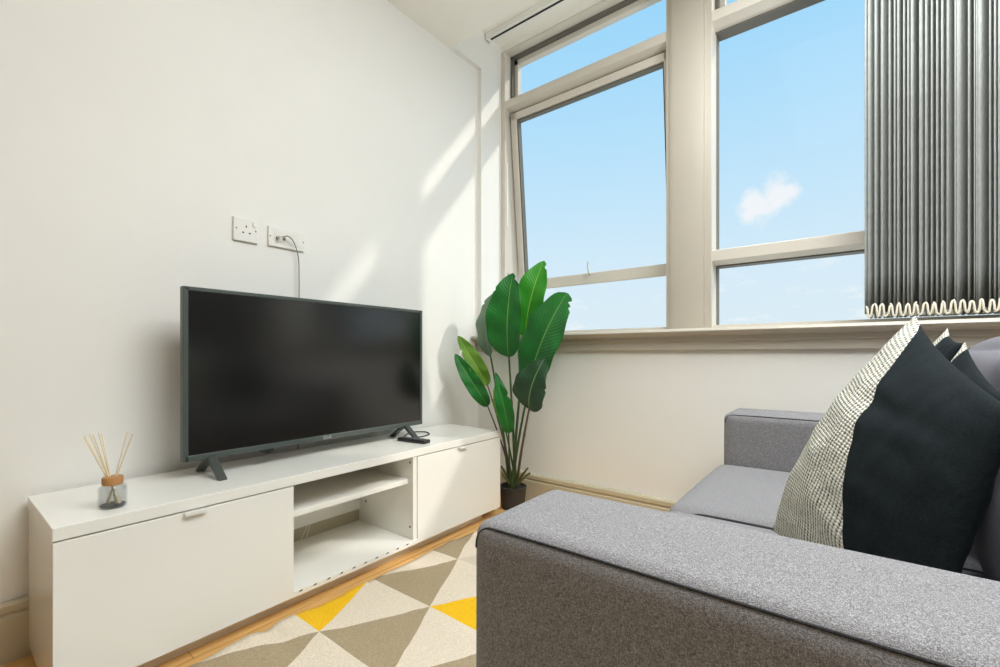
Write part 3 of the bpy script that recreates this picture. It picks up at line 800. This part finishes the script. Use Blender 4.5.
throw('throw_cushion', 'navy cushion with creased corner showing between the large cushion and the grey back cushion',
      at(965, 341, 1.22), (.03, 1.20, .457), (.182, .93, .745), (.06, .93, .457), .035, (.12, .12), crease=.004)

# ------------------------------------------------------------------ sky
w = bpy.data.worlds.new('sky'); SC.world = w; w.use_nodes = True; nt = w.node_tree
bg = nt.nodes['Background']
tc = N(nt, 'ShaderNodeTexCoord'); sp = N(nt, 'ShaderNodeSeparateXYZ'); nt.links.new(tc.outputs['Generated'], sp.inputs[0])
sky = ramp(nt, [(0, s2l((205, 214, 214))), (.495, s2l((214, 228, 232))), (.505, s2l((222, 238, 245))), (.58, s2l((214, 236, 249))), (.68, s2l((190, 228, 251))), (.80, s2l((156, 215, 251))), (1, s2l((110, 185, 245)))])
mr = N(nt, 'ShaderNodeMapRange'); mr.inputs['From Min'].default_value = -1; nt.links.new(sp.outputs['Z'], mr.inputs['Value'])
nt.links.new(mr.outputs[0], sky.inputs['Fac'])
# clouds: small puffs low over the horizon
mp = N(nt, 'ShaderNodeMapping'); mp.inputs['Scale'].default_value = (1, 1, 2.4); nt.links.new(tc.outputs['Generated'], mp.inputs['Vector'])
nz = N(nt, 'ShaderNodeTexNoise'); nz.inputs['Scale'].default_value = 13; nz.inputs['Detail'].default_value = 6; nz.inputs['Roughness'].default_value = .62
nt.links.new(mp.outputs['Vector'], nz.inputs['Vector'])
cm = N(nt, 'ShaderNodeMapRange'); cm.inputs['From Min'].default_value = .56; cm.inputs['From Max'].default_value = .70; nt.links.new(nz.outputs['Fac'], cm.inputs['Value'])
hz = N(nt, 'ShaderNodeMapRange'); hz.inputs['From Min'].default_value = .24; hz.inputs['From Max'].default_value = .06; nt.links.new(sp.outputs['Z'], hz.inputs['Value'])
ml = N(nt, 'ShaderNodeMath', operation='MULTIPLY'); nt.links.new(cm.outputs[0], ml.inputs[0]); nt.links.new(hz.outputs[0], ml.inputs[1])
# one larger cloud, seen through the right-hand window
cd = (at(768, 199, 2)-Vector((0, 0, EYE))).normalized()
mask = None
for (q, rad) in ((at(757, 205, 2), .040), (at(775, 193, 2), .036), (at(788, 191, 2), .022), (at(750, 214, 2), .024)):
    c0 = (q-Vector((0, 0, EYE))).normalized()
    vm = N(nt, 'ShaderNodeVectorMath', operation='DISTANCE'); nt.links.new(tc.outputs['Generated'], vm.inputs[0]); vm.inputs[1].default_value = c0
    m2 = N(nt, 'ShaderNodeMapRange'); m2.inputs['From Min'].default_value = rad*1.25; m2.inputs['From Max'].default_value = 0; nt.links.new(vm.outputs['Value'], m2.inputs['Value'])
    if mask is None: mask = m2.outputs[0]
    else:
        mxm = N(nt, 'ShaderNodeMath', operation='MAXIMUM'); nt.links.new(mask, mxm.inputs[0]); nt.links.new(m2.outputs[0], mxm.inputs[1]); mask = mxm.outputs[0]
nz2 = N(nt, 'ShaderNodeTexNoise'); nz2.inputs['Scale'].default_value = 38; nz2.inputs['Detail'].default_value = 6; nt.links.new(tc.outputs['Generated'], nz2.inputs['Vector'])
a1 = N(nt, 'ShaderNodeMath', operation='MULTIPLY_ADD'); nt.links.new(nz2.outputs['Fac'], a1.inputs[0]); a1.inputs[1].default_value = 1.3; nt.links.new(mask, a1.inputs[2])
a2 = N(nt, 'ShaderNodeMapRange'); a2.inputs['From Min'].default_value = .85; a2.inputs['From Max'].default_value = 1.35; nt.links.new(a1.outputs[0], a2.inputs['Value'])
gt = N(nt, 'ShaderNodeMath', operation='GREATER_THAN'); nt.links.new(mask, gt.inputs[0]); gt.inputs[1].default_value = .01
a3 = N(nt, 'ShaderNodeMath', operation='MULTIPLY'); nt.links.new(a2.outputs[0], a3.inputs[0]); nt.links.new(gt.outputs[0], a3.inputs[1])
tot = N(nt, 'ShaderNodeMath', operation='MAXIMUM'); nt.links.new(ml.outputs[0], tot.inputs[0]); nt.links.new(a3.outputs[0], tot.inputs[1])
t2 = N(nt, 'ShaderNodeMath', operation='MULTIPLY'); nt.links.new(tot.outputs[0], t2.inputs[0]); t2.inputs[1].default_value = .85
mx = N(nt, 'ShaderNodeMix', data_type='RGBA'); nt.links.new(t2.outputs[0], mx.inputs[0]); nt.links.new(sky.outputs['Color'], mx.inputs[6]); mx.inputs[7].default_value = (*s2l((246, 248, 250)), 1)
nt.links.new(mx.outputs[2], bg.inputs['Color']); bg.inputs['Strength'].default_value = 1.0

# ------------------------------------------------------------------ lights
sd = bpy.data.lights.new('sun', 'SUN'); sd.energy = 1.45; sd.angle = math.radians(2.4); sd.color = (1, .95, .86)
so = bpy.data.objects.new('sun', sd); COL.objects.link(so)
so.rotation_euler = Vector((-1, -.74, -.92)).to_track_quat('-Z', 'Y').to_euler()
def area(name, loc, sx, sy, power, col=(.915, .965, 1), rot=(0, 0, 0)):
    l = bpy.data.lights.new(name, 'AREA'); l.shape = 'RECTANGLE'; l.size = sx; l.size_y = sy; l.energy = power; l.color = col
    o = bpy.data.objects.new(name, l); COL.objects.link(o); o.location = loc; o.rotation_euler = rot
area('added_ceiling_fill', (.40, 1.0, ZC-.01), 1.4, 1.5, 57)  # added fill light from above, no ceiling fixture is known
area('added_upward_fill', (.95, -.35, 1.75), .5, .5, 16, rot=(PI, 0, 0))  # added unseen fill, bounces soft light off the ceiling
area('added_upward_fill', (1.0, 1.20, 1.65), .5, .5, 54, rot=(PI, 0, 0))  # second added fill, lifts the ceiling and reveal near the windows

# ------------------------------------------------------------------ camera
cam = bpy.data.cameras.new('camera'); co = bpy.data.objects.new('camera', cam); COL.objects.link(co)
cam.sensor_width = 36; cam.lens = 447./1000*36; cam.shift_y = (354.8-333.5)/1000; cam.clip_start = .02
co.location = (0, 0, EYE); co.rotation_euler = (PI/2, 0, A)
SC.camera = co
SC.view_settings.view_transform = 'Standard'; SC.view_settings.look = 'None'
SC.view_settings.gamma = 1; SC.view_settings.exposure = 0; SC.view_settings.use_curve_mapping = False
SC.cycles.max_bounces = 10; SC.cycles.diffuse_bounces = 6; SC.cycles.transparent_max_bounces = 16
SC.cycles.caustics_refractive = False; SC.cycles.sample_clamp_indirect = 6
